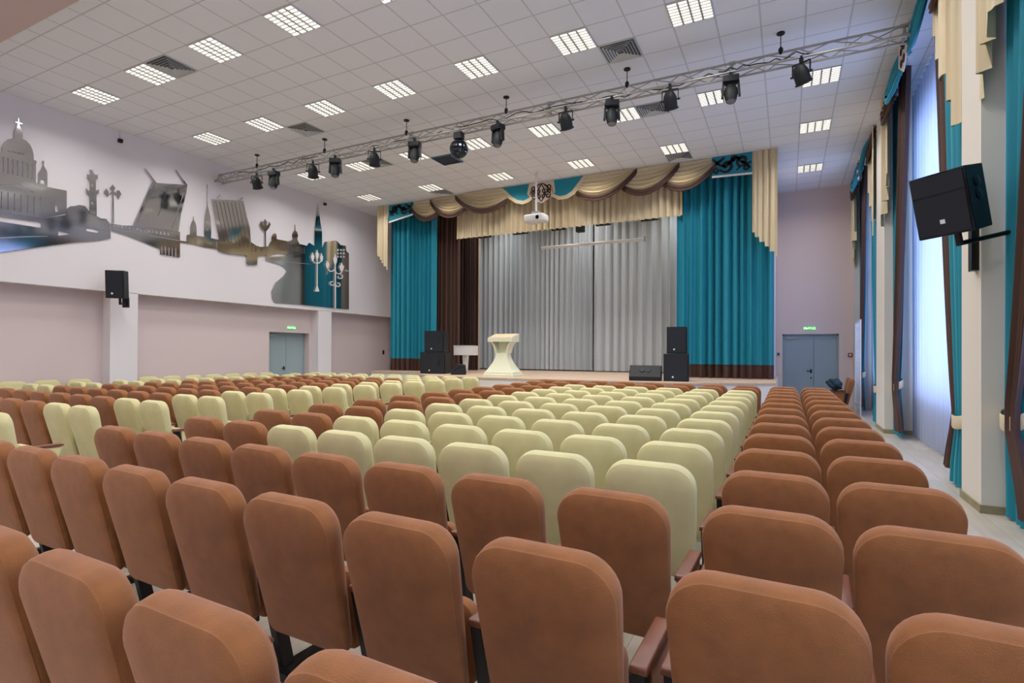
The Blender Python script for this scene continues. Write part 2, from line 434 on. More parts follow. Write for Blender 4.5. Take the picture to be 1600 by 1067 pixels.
s = seat(1.50, 16.76, PI/2, 'brown', 'Brown suede seat facing the aisle, farther one of the pair by far window', 'seats facing the aisle', .93, ('rs',), True)
# jacket
random.seed(4)
jb = bmesh.new(); bmesh.ops.create_icosphere(jb, subdivisions=4, radius=1)
for v in jb.verts:
    n = math.sin(v.co.x*5+1)*math.cos(v.co.y*6)+math.sin(v.co.z*7+v.co.x*4)*.7
    v.co = Vector((v.co.x*.18, v.co.y*.25, v.co.z*.14))*(1+.13*n)
jm = MB(); jm.bm.free(); jm.bm = jb
o = jm.build('jacket', m_jacket, smooth=80); o.location = (1.08,16.2,.79); o.rotation_euler = (0,.35,0)
tag(o, 'dark teal jacket bundled on the brown seat facing the aisle', 'jacket')

# ---------------------------------------------------------------- ceiling lights, vents, hatch
lt = empty('ceiling_light', (0,0,0), 0, 'x', 'ceiling light', 'square ceiling light panels')
f = MB()
for a, b in (((-.298,-.298),(.298,-.285)),((-.298,.285),(.298,.298)),((-.298,-.285),(-.285,.285)),((.285,-.285),(.298,.285))): f.box((a[0],a[1],-.022),(b[0],b[1],0))
f.build('frame', m_vent, lt)
MB().box((-.285,-.285,-.006),(.285,.285,-.002)).build('luminous_panel', m_emit, lt)
lv = MB()
for x in (-.1425,0,.1425): lv.loft([[(x-.016,y,-.007),(x+.016,y,-.007),(x+.012,y,-.024),(x-.012,y,-.024)] for y in (-.285,.285)])
for k in range(1,8): y = -.285+.57*k/8; lv.box((-.285,y-.006,-.022),(.285,y+.006,-.007))
lv.build('louvre', M('louvre_metal', (190,188,180), .3, metal=.5), lt)
LK = kidmap(lt)
lights = []
for i in (0,3,6,9,12,15,18,21): lights += [(i,0),(i,4),(i,9)]
lights += [(i,13) for i in (0,4,8,12,16,21)] + [(21,18)]
rowname = {0:'nearest visible row',4:'second row ahead of camera',9:'row just beyond the truss',13:'row nearest the pelmet',18:'x'}
first = True
for i, k in lights:
    o = lt if first else copy_tree(lt, LK); first = False
    o.location = (-12.067+.6*i, 5.81+.6*k, H)
    idx = sorted(a for a, b in lights if b == k).index(i)+1
    o['label'] = ('Square ceiling light beside the stage curtain, farthest of all near the back door' if k == 18 else
                  'Square louvred ceiling light, %s, %s from left wall' % (rowname[k], ORD[idx]))
def lamp(x, y, z, w=LAMP_W):
    l = bpy.data.lights.new('ceiling_lamp', 'AREA'); l.shape = 'SQUARE'; l.size = .56; l.energy = w; l.spread = R(148); l.color = (1,.975,.955)
    o = bpy.data.objects.new('ceiling_lamp', l); o.location = (x, y, z-.03); col.objects.link(o)
for i, k in lights: lamp(-12.067+.6*i, 5.81+.6*k, H)
for x in (-9,-6,-3): # unseen lamps added over the stage to brighten the grey backdrop
    for y in (15.9,17.1): lamp(x, y, H-.05, LAMP_W*.7)
for x in (-11,-8,-5,-2,.6):  # rows of lights behind the camera, unseen, added for ambient fill
    for y in (-2.6,.2,2.8):
        lamp(x, y, 6.3)
        o = copy_tree(lt, LK); o.location = (x,y,6.3); o['label'] = 'Square louvred light in the low rear soffit above the last rows'; o['group'] = 'rear soffit lights'
vt = empty('ceiling_vent', (0,0,0), 0, 'x', 'air vent', 'square ceiling air vents')
f = MB(); 
for r0, z in ((.292,0),(.245,-.004),(.2,-.008),(.155,-.012),(.11,-.016),(.065,-.02)):
    loops = [[(sx*q,sy*q,zz) for sx, sy in ((-1,-1),(1,-1),(1,1),(-1,1))] for q, zz in ((r0-.016,z-.002),(r0,z-.022),(r0+.004,z-.020),(r0-.012,z))]
    f.loft(loops, cap=False)
f.build('vent_blades', m_vent, vt)
MB().box((-.29,-.29,-.004),(.29,.29,-.001)).build('vent_backing', m_ventdark, vt)
fr = MB()
for a, b in (((-.298,-.298),(.298,-.282)),((-.298,.282),(.298,.298)),((-.298,-.282),(-.282,.282)),((.282,-.282),(.298,.282))): fr.box((a[0],a[1],-.012),(b[0],b[1],0))
fr.build('frame', m_vent, vt)
VK = kidmap(vt)
for n, (i, k, lb) in enumerate(((16,5,'Square ceiling air vent nearest the camera, right of middle above truss'),(4,0,'Square ceiling air vent beside the leftmost near light panels'),
        (4,5,'Square ceiling air vent left, just short of the truss'),(16,9,'Square ceiling air vent right, just behind the truss spotlights'),
        (4,9,'Square ceiling air vent left, hidden behind the truss spotlights'),(16,14,'Square ceiling air vent by the pelmet, right half'),(4,14,'Square ceiling air vent by the pelmet, left half'))):
    o = vt if n == 0 else copy_tree(vt, VK); o.location = (-12.067+.6*i, 5.81+.6*k, H); o['label'] = lb
ht = empty('open_ceiling_hatch', (-12.067+.6*7, 5.81+.6*10, H), 0, 'Open square ceiling hatch with dark blue recess behind the mirror ball', 'hatch')
m_hatch = M('hatch_dark', (40,52,72), .5)
MB().box((-.29,-.29,-.006),(.29,.29,-.001)).build('recess', m_hatch, ht)
MB().box((-.30,-.30,-.03),(.30,-.28,0)).box((-.30,.28,-.03),(.30,.30,0)).box((-.3,-.28,-.03),(-.28,.28,0)).box((.28,-.28,-.05),(.30,.28,0)).build('frame', M('hatch_frame', (110,130,140), .3, metal=.6), ht)

# ---------------------------------------------------------------- lighting truss and its lamps
tr = empty('lighting_truss', (0,9.42,6.06), 0, 'Long aluminium lattice truss spanning the hall below the ceiling', 'truss')
TX0, TX1 = -13.5, 1.50
for nm, y, z, r_ in (('chord',-.11,0,.019),('chord',.11,0,.019),('chord',0,.19,.019)):
    MB().tube([(TX0,y,z),(TX1,y,z)], r_, 8).build(nm, m_alu, tr, smooth=60)
br = MB(); n = 34; P3 = [(-.11,0),(.11,0),(0,.19)]
for k in range(n):
    xa = TX0+.05+(TX1-TX0-.1)*k/n; xb = TX0+.05+(TX1-TX0-.1)*(k+1)/n
    for a, b in ((0,1),(1,2),(2,0)):
        p, q = (P3[a], P3[b]) if k % 2 == 0 else (P3[b], P3[a])
        br.tube([(xa,p[0],p[1]),(xb,q[0],q[1])], .009, 5)
br.build('lattice', m_alu, tr, smooth=60)
for x in (TX0+.02,-10.4,-7.2,-4.0,-.8,TX1-.02):
    jn = MB()
    for y, z in P3: jn.tube([(x-.05,y,z),(x+.05,y,z)], .03, 8)
    for a, b in ((0,1),(1,2),(2,0)): jn.tube([(x,P3[a][0],P3[a][1]),(x,P3[b][0],P3[b][1])], .014, 6)
    jn.build('joint_collar', m_alu, tr, smooth=60)
random.seed(8)
cb = MB()
for x0, x1, yy in ((-12.6,-9.8,-.11),(-9.0,-6.4,.0),(-6.0,-3.3,-.1),(-3.2,-1.0,.0),(-1.0,.3,-.1)):
    k = 14; cb.tube([(x0+(x1-x0)*t/k, yy+random.uniform(-.03,.03), .045+random.uniform(-.03,.05)) for t in range(k+1)], .009, 5)
cb.build('cable', m_black, tr, smooth=60)
for k, x in enumerate((-12.05,-9.72,-7.33,-4.91,-2.52,-.1)):
    h_ = MB().tube([(x,0,.2),(x,0,H-6.06)], .008, 6); h_.lathe([(.001,H-6.06),(.06,H-6.06),(.06,H-6.06-.02),(.015,H-6.06-.03)], (x,0,0), 12)
    h_.lathe([(.02,.17),(.035,.19),(.035,.25),(.012,.28)], (x,0,0), 10)
    h_.build('hanger', m_black, tr, smooth=50)
# moving head spotlight (origin at clamp, hanging down)
def moving_head(rot, pan):
    t = empty('moving_head_light', (0,0,0))
    MB().box((-.03,-.03,-.05),(.03,.03,.05)).build('clamp', m_black, t)
    b = MB().box((-.14,-.10,-.17),(.14,.10,-.05)); b.build('base', m_black, t, bevel=.02, smooth=50)
    y = MB()
    for s_ in (-1,1): y.loft([[(s_*.125+dx,-.045,-.16),(s_*.125+dx,.045,-.16),(s_*.145+dx,.045,-.42),(s_*.145+dx,-.045,-.42)] for dx in (-.02,.02)])
    y.box((-.14,-.045,-.19),(.14,.045,-.165))
    y.build('yoke', m_black, t, smooth=50)
    mt = Matrix.Translation((0,0,-.36)) @ Matrix.Rotation(rot,4,'X')
    MB().lathe([(.02,.16),(.085,.15),(.115,.08),(.12,-.02),(.10,-.12),(.085,-.16),(.08,-.155)], n=18, mat=mt).build('lamp_head', m_black, t, smooth=40)
    MB().lathe([(.001,-.158),(.05,-.16),(.078,-.157),(.078,-.15),(.001,-.15)], n=18, mat=mt).build('lens', m_lens, t, smooth=60)
    return t
def par_can(rot):
    t = empty('spotlight', (0,0,0))
    MB().box((-.025,-.025,-.06),(.025,.025,.05)).build('clamp', m_black, t)
    y = MB().box((-.15,-.018,-.075),(.15,.018,-.06)).box((-.155,-.018,-.28),(-.143,.018,-.06)).box((.143,-.018,-.28),(.155,.018,-.06))
    for s_ in (-1,1): y.tube([(s_*.10,0,-.26),(s_*.185,0,-.26)], .018, 8)
    y.build('yoke', m_black, t)
    mt = Matrix.Translation((0,0,-.26)) @ Matrix.Rotation(rot,4,'X')
    MB().lathe([(.03,.17),(.07,.15),(.10,.10),(.125,.04),(.128,-.14),(.145,-.145),(.145,-.16),(.12,-.16)], n=20, mat=mt).build('lamp_body', m_black, t, smooth=40)
    MB().lathe([(.001,-.13),(.118,-.13),(.118,-.12),(.001,-.12)], n=20, mat=mt).build('lens', m_lens, t, smooth=60)
    d_ = MB()
    for q in range(4):
        a = PI/2*q; d_.box((-.09,.135,-.26),(.09,.14,-.15), mt @ Matrix.Rotation(a,4,'Z') @ Matrix.Translation((0,.0,0)) @ Matrix.Rotation(R(12),4,'X') @ Matrix.Translation((0,.03,0)))
    d_.bm.free()
    return t
protoA = moving_head(R(-12), 0); KA = kidmap(protoA); protoB = par_can(R(35)); KB = kidmap(protoB)
usedA = usedB = False
specs = [(401,289,'B',.5,'leftmost spotlight on the truss'),(428,280,'A',.1,'leftmost moving head light, second lamp from left wall'),(489,271,'B',.7,'third lamp from left'),
 (524,256,'A',.5,'fourth lamp from left'),(585,254,'B',.6,'fifth lamp from left'),(648,234,'A',.2,'directly left of the mirror ball'),
 (778,211,'A',-.3,'directly right of the mirror ball'),(884,193,'B',0,'second lamp right of mirror ball'),(956,169,'A',.4,'fifth lamp from window end'),
 (1047,163,'B',0,'fourth lamp from window end'),(1142,135,'A',.1,'next but one to window end'),(1252,120,'B',-.5,'last lamp at the window end')]
for u, v, k, rz, lb in specs:
    q = ray(u, v); x = (q*(9.31/q.y)).x
    if k == 'A': o = copy_tree(protoA, KA) if usedA else protoA; usedA = True
    else: o = copy_tree(protoB, KB) if usedB else protoB; usedB = True
    o.location = (x, 9.31, 6.03); o.rotation_euler = (0,0,rz); o.scale = (.88,.88,.88)
    tag(o, ('Black moving head light on the truss, ' if k == 'A' else 'Black spotlight with yoke on the truss, ')+lb, 'spotlight', 'stage lamps on the truss')
x = (ray(717,230)*(9.31/ray(717,230).y)).x
mbl = empty('mirror_ball', (x,9.31,6.03), 0, 'Black and silver mirror ball with motor box hanging from the truss', 'mirror ball')
MB().box((-.09,-.07,-.17),(.09,.07,-.03)).build('motor_box', m_black, mbl, bevel=.01)
bb_ = bmesh.new(); bmesh.ops.create_uvsphere(bb_, u_segments=22, v_segments=14, radius=.185)
for v in bb_.verts: v.co.z -= .36
r_ = bmesh.ops.inset_individual(bb_, faces=bb_.faces[:], thickness=.006, depth=.003)
k_ = MB(); k_.bm.free(); k_.bm = bb_; k_.build('ball', M('mirror_ball_tiles', (70,75,85), .12, metal=1), mbl)

# ---------------------------------------------------------------- drapery helpers
def cloth(name, mat, A, B, zt, zb, folds, amp, seed=1, parent=None, pinch=None, zbf=None, nz=None, wob=.25, top_gather=0):
    rnd = random.Random(seed); A = Vector((A[0],A[1],0)); B = Vector((B[0],B[1],0)); D = B-A; N = Vector((-D.y,D.x,0)).normalized()
    nu = int(folds*10)+1; nz = nz or (26 if pinch else 10)
    ph = [rnd.uniform(0,6.28) for _ in range(6)]; fr_ = [rnd.uniform(.5,1.8) for _ in range(3)]
    wr = [rnd.uniform(.45,1.25) for _ in range(nu)]
    def dep(u, tz):
        th = 2*PI*folds*u + 1.3*math.sin(fr_[0]*6.28*u+ph[0]) + .8*math.sin(fr_[1]*14*u+ph[1])
        a = .85+.25*math.sin(9*u+ph[2])
        return amp*(a*math.sin(th) + .28*math.sin(2.1*th+ph[3]+wob*2*tz) + wob*math.sin(5*u+ph[4]+2*tz)*.6)
    mb = MB(); loops = []
    for iz in range(nz+1):
        tz = iz/nz; row = []
        for iu in range(nu):
            u = iu/(nu-1)
            zbot = zbf(u) if zbf else zb
            z = zt+(zbot-zt)*tz; w = 1; an = 0; am = 1
            if pinch:
                zp, fw, an = pinch
                w = fw+(1-fw)*((z-zp)/(zt-zp))**.75 if z > zp else fw+.45*(1-fw)*min(1,((zp-z)/zp)*1.3)
                am = .55+.45*w
            uu = an+(u-an)*w
            p = A+D*uu+N*dep(u,tz)*am
            row.append((p.x,p.y,z))
        loops.append(row)
    mb.loft(loops, cap=False, closed=False)
    return mb.build(name, mat, parent, smooth=80)
def swag(A, B, zt, zA, zB, drop, mat, trim, nf, parent, out, band=.10, ns=28, amp=.07, front=None, name='swag'):
    A = Vector((A[0],A[1],0)); B = Vector((B[0],B[1],0)); D = B-A; N = Vector(front)
    def zb(s): return zA+(zB-zA)*s - drop*4*s*(1-s)*(1 if abs(zA-zB)<.05 else 1)
    mb = MB(); loops = []; nt_ = nf*7
    for k in range(nt_+1):
        t = k/nt_; row = []
        for i in range(ns+1):
            s = i/ns; e = math.sin(PI*min(1,max(0,s)))**.6
            z = zt+(zb(s)-zt)*t; dpt = out*(.4+.6*t)*e + amp*math.sin(2*PI*nf*t)*e*(.35+.65*t)
            p = A+D*s+N*(dpt+.01); row.append((p.x,p.y,z))
        loops.append(row)
    mb.loft(loops, cap=False, closed=False); o = mb.build(name, mat, parent, smooth=80)
    tb = MB(); loops = []
    for k, (dz, dd) in enumerate(((.02,.02),(-.02,.035),(-band*.5,.03),(-band*.55,.018),(-band,.03),(-band-.01,.0))):
        row = []
        for i in range(ns+1):
            s = i/ns; e = math.sin(PI*s)**.6; p = A+D*s+N*(out*e+dd+.01); z = min(zb(s)+dz, zt); row.append((p.x,p.y,z))
        loops.append(row)
    tb.loft(loops, cap=False, closed=False); tb.build('border', trim, o, smooth=80)
    return o
def spiral(c, r0, turns, a0, dirn=1, r1=.02, n=26):
    return [(c[0]+(r0+(r1-r0)*k/n)*math.cos(a0+dirn*2*PI*turns*k/n), c[1]+(r0+(r1-r0)*k/n)*math.sin(a0+dirn*2*PI*turns*k/n)) for k in range(n+1)]
def ribbon(mb, pts, w, f, taper=True):
    n = len(pts); L_ = []; Rr = []
    for i, p in enumerate(pts):
        a = pts[max(0,i-1)]; b = pts[min(n-1,i+1)]; dx, dy = b[0]-a[0], b[1]-a[1]; l = math.hypot(dx,dy) or 1
        ww = w*(.45+.55*math.sin(PI*min(1,(i+2)/(n+2)))) if taper else w
        L_.append((p[0]-dy/l*ww/2, p[1]+dx/l*ww/2)); Rr.append((p[0]+dy/l*ww/2, p[1]-dx/l*ww/2))
    loops = [[f(L_[i],0), f(Rr[i],0), f(Rr[i],1), f(L_[i],1)] for i in range(n)]
    mb.loft(loops)
def scrolls(mb, x0, x1, z0, z1, f, mirror=False):
    W_, H_ = x1-x0, z1-z0
    def P_(a, b): return ((x1-a*W_) if mirror else (x0+a*W_), z0+b*H_)
    sg = -1 if mirror else 1
    def sp_(c, r, tu, a0, d): return [( (p[0]) , p[1]) for p in [(P_(*c)[0]+sg*(q[0]), P_(*c)[1]+q[1]) for q in spiral((0,0), r, tu, a0, d)]]
    rs = H_
    ribbon(mb, sp_((.36,.45), .40*rs, 1.25, R(200), 1), .085, f)
    ribbon(mb, sp_((.78,.62), .34*rs, 1.1, R(250), -1), .085, f)
    ribbon(mb, sp_((.55,.80), .18*rs, 1.1, R(0), 1), .055, f)
    ribbon(mb, sp_((.10,.22), .18*rs, 1.1, R(60), 1), .055, f)
    ribbon(mb, sp_((.86,.22), .20*rs, 1.2, R(120), -1), .06, f)
    ribbon(mb, [P_(a, .95-.9*abs(math.sin(a*5.2))*.55+.0) for a in [k/24 for k in range(25)]], .075, f)
    ribbon(mb, [P_(.02+.3*t, .55+.4*t) for t in [k/8 for k in range(9)]], .075, f)
    ribbon(mb, [P_(.62+.36*t, .12+.25*math.sin(3*t)) for t in [k/8 for k in range(9)]], .04, f)

# ---------------------------------------------------------------- stage drapery
YD = 14.72
pel = empty('stage_pelmet', (0,0,0), 0, 'Swagged cream and brown pelmet with teal panels hanging above the stage opening', 'pelmet')
FR = (0,-1,0)
swl = [(-11.28,-10.02,0), (-10.42,-8.98,0), (-9.42,-7.55,0)]
for k, (a, b, _) in enumerate(swl):
    swag((a,YD-.05*k),(b,YD-.05*k), H-.01, H-.01, 6.20, .40, m_creamc, m_brownc, 5, pel, .12, band=.13, front=FR)
for k, (a, b) in enumerate(((-5.35,-3.62),(-4.05,-2.52),(-2.98,-1.52))):
    swag((a,YD-.05*(2-k)),(b,YD-.05*(2-k)), H-.01, 6.16, H-.01, .42, m_creamc, m_brownc, 5, pel, .12, band=.13, front=FR)
# teal half-swags with cream edge
def fYD(off, th):
    return lambda p, s: Vector((p[0], YD-off-(th if s else 0), p[1]))
def curvepoly(x0, x1, ztop, zl, zr, drop, n=20):
    return [(x0,ztop)]+[(x0+(x1-x0)*k/n, zl+(zr-zl)*k/n-drop*math.sin(PI*(k/n)**1.0)) for k in range(n+1)]+[(x1,ztop)]
cL = [(-7.72,H-.02),(-7.56,6.42),(-7.38,6.24),(-7.2,6.12),(-7.0,6.07),(-6.84,6.12),(-6.80,6.16),(-6.88,6.26),(-6.82,H-.02)]
cLo = [(-7.80,H-.01),(-7.68,6.40),(-7.48,6.18),(-7.28,6.04),(-7.02,5.96),(-6.80,6.02),(-6.70,6.10),(-6.80,6.24),(-6.74,H-.01)]
cR = [(-6.02,H-.02),(-5.98,6.20),(-6.02,6.14),(-5.84,6.06),(-5.66,6.07),(-5.48,6.16),(-5.32,6.34),(-5.14,H-.02)]
cRo = [(-6.10,H-.01),(-6.04,6.20),(-6.12,6.10),(-5.88,5.96),(-5.62,5.96),(-5.40,6.06),(-5.22,6.26),(-5.02,H-.01)]
for o_, i_ in ((cLo,cL),(cRo,cR)):
    b_ = MB().prism(o_, [], fYD(.14,.02)).build('lambrequin_edge', m_creamc, pel)
    MB().prism(i_, [], fYD(.16,.012)).build('lambrequin', m_teal, b_)
orn = MB().prism([(-6.78,H-.01),(-6.74,6.14),(-6.62,6.02),(-6.42,5.93),(-6.22,6.02),(-6.08,6.16),(-6.10,H-.01)], [], fYD(.12,.02)).build('ornament_board', m_ornb, pel)
om = MB(); fo = fYD(.142,.012)
for sg in (-1,1):
    cx = -6.43
    def q(a, b): return (cx+sg*a, b)
    for c, r, tu, a0, d in (((.10,6.30),.13,1.1,R(90),-1),((.23,6.38),.10,1.2,R(200),1),((.21,6.14),.09,1.2,R(80),-1),((.08,6.12),.08,1,R(0),1),((.26,6.25),.06,1.1,R(20),1)):
        ribbon(om, [(cx+sg*(c[0]+p[0]), c[1]+p[1]) for p in spiral((0,0), r, tu, a0, d, n=18)], .035, fo)
    ribbon(om, [q(.30*t, 6.50-.25*t*t) for t in [k/8 for k in range(9)]], .035, fo)
    ribbon(om, [q(.12*math.sin(t*3.1), 6.48-.5*t) for t in [k/12 for k in range(13)]], .035, fo)
om.build('scrollwork', m_orn, orn)
for x0, x1, zb0, zb1, mir in ((-12.12,-11.10,5.97,6.13,True),(-1.72,-.78,6.05,6.02,False)):
    pn = MB().prism([(x0,H-.01),(x0,zb0),(x1,zb1),(x1,H-.01)], [], fYD(.06,.02)).build('scroll_panel', m_teal, pel)
    MB().prism([(x0,zb0+.02),(x0,zb0-.03),(x1,zb1-.03),(x1,zb1+.02)], [], fYD(.085,.01)).build('panel_piping', m_white, pn)
    s_ = MB(); scrolls(s_, x0+.02, x1-.02, max(zb0,zb1)+.04, H-.04, fYD(.082,.012), mir); s_.build('scrollwork', m_darkorn, pn)
def jab(x0, x1, zin, zout, seed):
    return cloth('cascade', m_creamc, (x0,YD-.1), (x1,YD-.1), H-.01, zout, 5, .035, seed, pel, zbf=lambda u: zin+(zout-zin)*round(u*5)/5 if x1 > -5 else zout+(zin-zout)*round(u*5)/5, wob=.1)
jab(-.78,-.22,4.55,3.92,3); jab(-12.62,-12.14,4.35,4.95,4)
cloth('pleated_valance', m_creamc, (-9.62,15.0), (-2.50,15.0), 6.5, 5.24, 38, .07, 7, pel, wob=.15)
# front curtains with brown hems
def hemmed(name, lab, A, B, zt, folds, amp, seed, hem, mat, matb):
    e = empty(name, (A[0],A[1],SZ), 0, lab, 'curtain', 'main stage curtains'); e.location = (0,0,0)
    c = cloth('curtain_panel', mat, A, B, zt, SZ+.02+hem, folds, amp, seed, e, wob=.22)
    h = cloth('hem', matb, A, B, SZ+.02+hem, SZ+.01, folds, amp, seed, e, nz=3, wob=.22)
    return e
hemmed('stage_curtain', 'Teal stage curtain with brown hem at the left of the stage', (-12.38,15.1),(-10.52,15.1), 6.3, 10, .085, 11, .40, m_teal, m_brownc)
hemmed('stage_curtain', 'Broad teal stage curtain with brown hem at the right of the stage', (-2.66,15.1),(-.30,15.1), 6.3, 11, .095, 12, .34, m_teal, m_brownc)
tag(cloth('wing_curtain', m_brownc, (-10.78,15.55), (-9.82,15.55), 6.3, SZ+.01, 6, .08, 13), 'Brown wing curtain next to the left teal curtain', 'curtain', 'wing curtains')
tag(cloth('wing_curtain', m_brownd, (-10.55,16.6), (-9.80,16.75), 6.2, SZ+.01, 8, .05, 14), 'Darker brown wing curtain set deeper, behind the brown one', 'curtain', 'wing curtains')
tag(cloth('backdrop_curtain', m_grey, (-10.55,18.0), (-5.98,18.0), 6.4, SZ+.04, 22, .10, 15, wob=.35), 'Silver grey pleated backdrop curtain, left half', 'curtain', 'backdrop curtains')
tag(cloth('backdrop_curtain', m_grey, (-5.94,17.95), (-.5,17.95), 6.4, SZ+.03, 19, .10, 16, wob=.35), 'Silver grey pleated backdrop curtain, right half', 'curtain', 'backdrop curtains')
# batten lights under the valance
for k, (x0, x1) in enumerate(((-9.35,-8.9),(-8.05,-7.52),(-6.68,-6.21),(-5.22,-4.77),(-3.85,-3.34))):
    b_ = empty('batten_light', ((x0+x1)/2,16.0,5.47), 0, 'Black batten light below the cream valance, %s from left' % ORD[k+1], 'stage light', 'batten lights behind the valance')
    w_ = (x1-x0)/2
    MB().box((-w_,-.05,-.04),(w_,.05,.04)).build('housing', m_black, b_, bevel=.008)
    y_ = MB()
    for s_ in (-1,1): y_.box((s_*w_*.8-.01,-.01,0),(s_*w_*.8+.01,.01,.16))
    y_.box((-w_,-.012,.12),(w_,.012,.15)); y_.build('bracket', m_black, b_)
pp = empty('lighting_pipe', (-6.35,16.0,5.64), 0, 'Long pipe hung behind the cream valance carrying the batten lights', 'lighting bar')
MB().tube([(-3.2,0,0),(3.2,0,0)], .025, 8).build('pipe', m_steel, pp, smooth=50)
for x in (-3,-1,1,3): MB().tube([(x,0,0),(x,0,H-5.64)], .008, 6).build('hanger', m_steel, pp)
b_ = empty('stage_spotlight', (-5.73,16.0,5.42), 0, 'Boxy black spotlight between the batten lights below the valance', 'stage light')
MB().box((-.12,-.1,-.12),(.12,.1,.08)).build('housing', m_black, b_, bevel=.01); MB().box((-.15,-.01,0),(-.13,.01,.2)).box((.13,-.01,0),(.15,.01,.2)).box((-.15,-.01,.18),(.15,.01,.2)).build('yoke', m_black, b_)
sb = empty('rolled_projection_screen', (-5.43,16.1,4.93), 0, 'Rolled up white projection screen tube hanging before the grey curtain', 'projection screen')
MB().tube([(-1.68,0,0),(1.68,0,0)], .05, 12).build('case', m_white, sb, smooth=50)
for s_ in (-1,1):
    MB().box((s_*1.68-.03,-.06,-.07),(s_*1.68+.03,.06,.07)).build('end_cap', m_ltgrey, sb)
    MB().tube([(s_*1.64,0,.05),(s_*1.64,0,H-4.93)], .012, 6).build('chain', m_ltgrey, sb)

# projector
pj = empty('projector', (-6.19,13.69,H), 0, 'White projector on a ceiling pole in front of the pelmet', 'projector')
MB().tube([(0,0,0),(0,0,-1.12)], .028, 10).lathe([(.001,0),(.09,0),(.09,-.02),(.03,-.04)], n=16).build('pole', m_white, pj, smooth=50)
bd = MB(); loops = []
for ins, z in ((.05,-1.20),(.01,-1.22),(0,-1.25),(0,-1.36),(.02,-1.40),(.10,-1.42)):
    loops.append([(x*1.0, (t-.2), z-(.0)) for x, t in rr(.62, .42, .09, .09, ins, 4)])
bd.loft(loops); bd.build('housing', m_white, pj, smooth=50)
MB().lathe([(.001,0),(.055,0),(.06,-.03),(.045,-.035)], n=16, mat=Matrix.Translation((.12,-.20,-1.31)) @ Matrix.Rotation(R(-90),4,'X') @ Matrix.Scale(-1,4,(0,0,1))).build('lens', m_lens, pj, smooth=50)
MB().box((-.1,-.1,-1.2),(.1,.1,-1.12)).build('mount', m_ltgrey, pj, bevel=.01)

# ---------------------------------------------------------------- things on the stage
pd = empty('podium', (-6.88,13.1,SZ), 0, 'Cream lacquered lectern with flared base and slanted top on stage', 'lectern')
def sec(prof, n=None):
    loops = []
    for z, wx, wy in prof: loops.append([(sx*wx,sy*wy,z) for sx, sy in ((-1,-1),(1,-1),(1,1),(-1,1))])
    return loops
body = MB().loft(sec([(.0,.52,.34),(.05,.52,.34),(.06,.50,.32),(.12,.49,.31),(.13,.46,.29)]+[(.13+.50*t, .46-.27*math.sin(PI/2*t), .29-.16*math.sin(PI/2*t)) for t in [k/8 for k in range(1,9)]]))
body.build('pedestal', m_podium, pd, smooth=35)
nk = MB()
for s_ in (-1,1):
    nk.loft([[(s_*(.19+.18*(t**2))-.035*s_*0-.03,-.13-.05*t,.62+.36*t),(s_*(.19+.18*(t**2))+.03-.03*(1 if s_>0 else -1)*0,-.13-.05*t,.62+.36*t),(s_*(.19+.18*(t**2))+.03,.13+.05*t,.62+.36*t),(s_*(.19+.18*(t**2))-.03,.13+.05*t,.62+.36*t)] for t in [k/6 for k in range(7)]])
nk.box((-.17,.02,.62),(.17,.10,.98)); nk.build('support', m_podium, pd)
pd.scale = (.88,.9,1)
tp = MB().prism([(-.24,.93),(-.24,1.03),(.24,1.15),(.24,.93)], [], lambda p, s: Vector((.42 if s else -.42, p[0], p[1]))); tp.build('desk', m_podium, pd)
MB().prism([(-.22,1.036),(-.22,1.046),(.22,1.156),(.22,1.146)], [], lambda p, s: Vector((.40 if s else -.40, p[0], p[1]))).build('desk_top', m_podtop, pd)
def cab(name, lab, cat, loc, rz, wd, ht, dp, group=None, logo=True, holes=False, rot=None):
    e = empty(name, loc, rz, lab, cat, group, rot=rot)
    MB().prism([(-wd/2,0),(wd/2,0),(wd/2*.82,dp),(-wd/2*.82,dp)], [], lambda p, s: Vector((p[0],p[1],ht if s else 0))).build('cabinet', m_black, e, bevel=.012)
    MB().box((-wd/2+.02,-.014,.02),(wd/2-.02,.0,ht-.02)).build('grille', m_blackfab, e)
    if logo:
        MB().lathe([(.001,0),(.022,0),(.022,.006),(.001,.006)], n=14, mat=Matrix.Translation((-wd*.12,-.014,.10)) @ Matrix.Rotation(R(90),4,'X')).build('badge', m_white, e, smooth=40)
    if holes:
        h_ = MB()
        for z in (ht*.45,ht*.62): h_.lathe([(.001,0),(.035,0),(.035,.004),(.001,.004)], n=14, mat=Matrix.Translation((wd*.27,-.014,z)) @ Matrix.Rotation(R(90),4,'X'))
        h_.build('port', m_steel, e, smooth=40)
    return e
cab('subwoofer', 'Black subwoofer cabinet at stage left edge, under the other cabinet', 'loudspeaker', (-9.40,13.38,SZ), R(10), .80,.64,.6, 'loudspeakers standing on the stage', holes=True)
cab('loudspeaker', 'Black loudspeaker stacked on the left subwoofer on stage', 'loudspeaker', (-9.38,13.42,SZ+.645), R(10), .62,.63,.5, 'loudspeakers standing on the stage', holes=True)
cab('subwoofer', 'Black subwoofer cabinet beside the right teal curtain, lower of stack', 'loudspeaker', (-2.28,12.85,SZ), R(2), .56,.63,.55, 'loudspeakers standing on the stage')
cab('loudspeaker', 'Black loudspeaker stacked on the right subwoofer before the teal curtain', 'loudspeaker', (-2.27,12.88,SZ+.635), R(2), .45,.62,.45, 'loudspeakers standing on the stage')
def wedge(lab, loc, rz, s=1):
    e = empty('stage_monitor', loc, rz, lab, 'stage monitor', 'wedge monitors on the stage')
    prof = [(-.25*s,0),(-.27*s,.10*s),(-.06*s,.36*s),(.22*s,.34*s),(.26*s,.06*s),(.22*s,0)]
    MB().prism(prof, [], lambda p, q: Vector((.36*s if q else -.36*s, p[0], p[1]))).build('cabinet', m_black, e, bevel=.012)
    return e
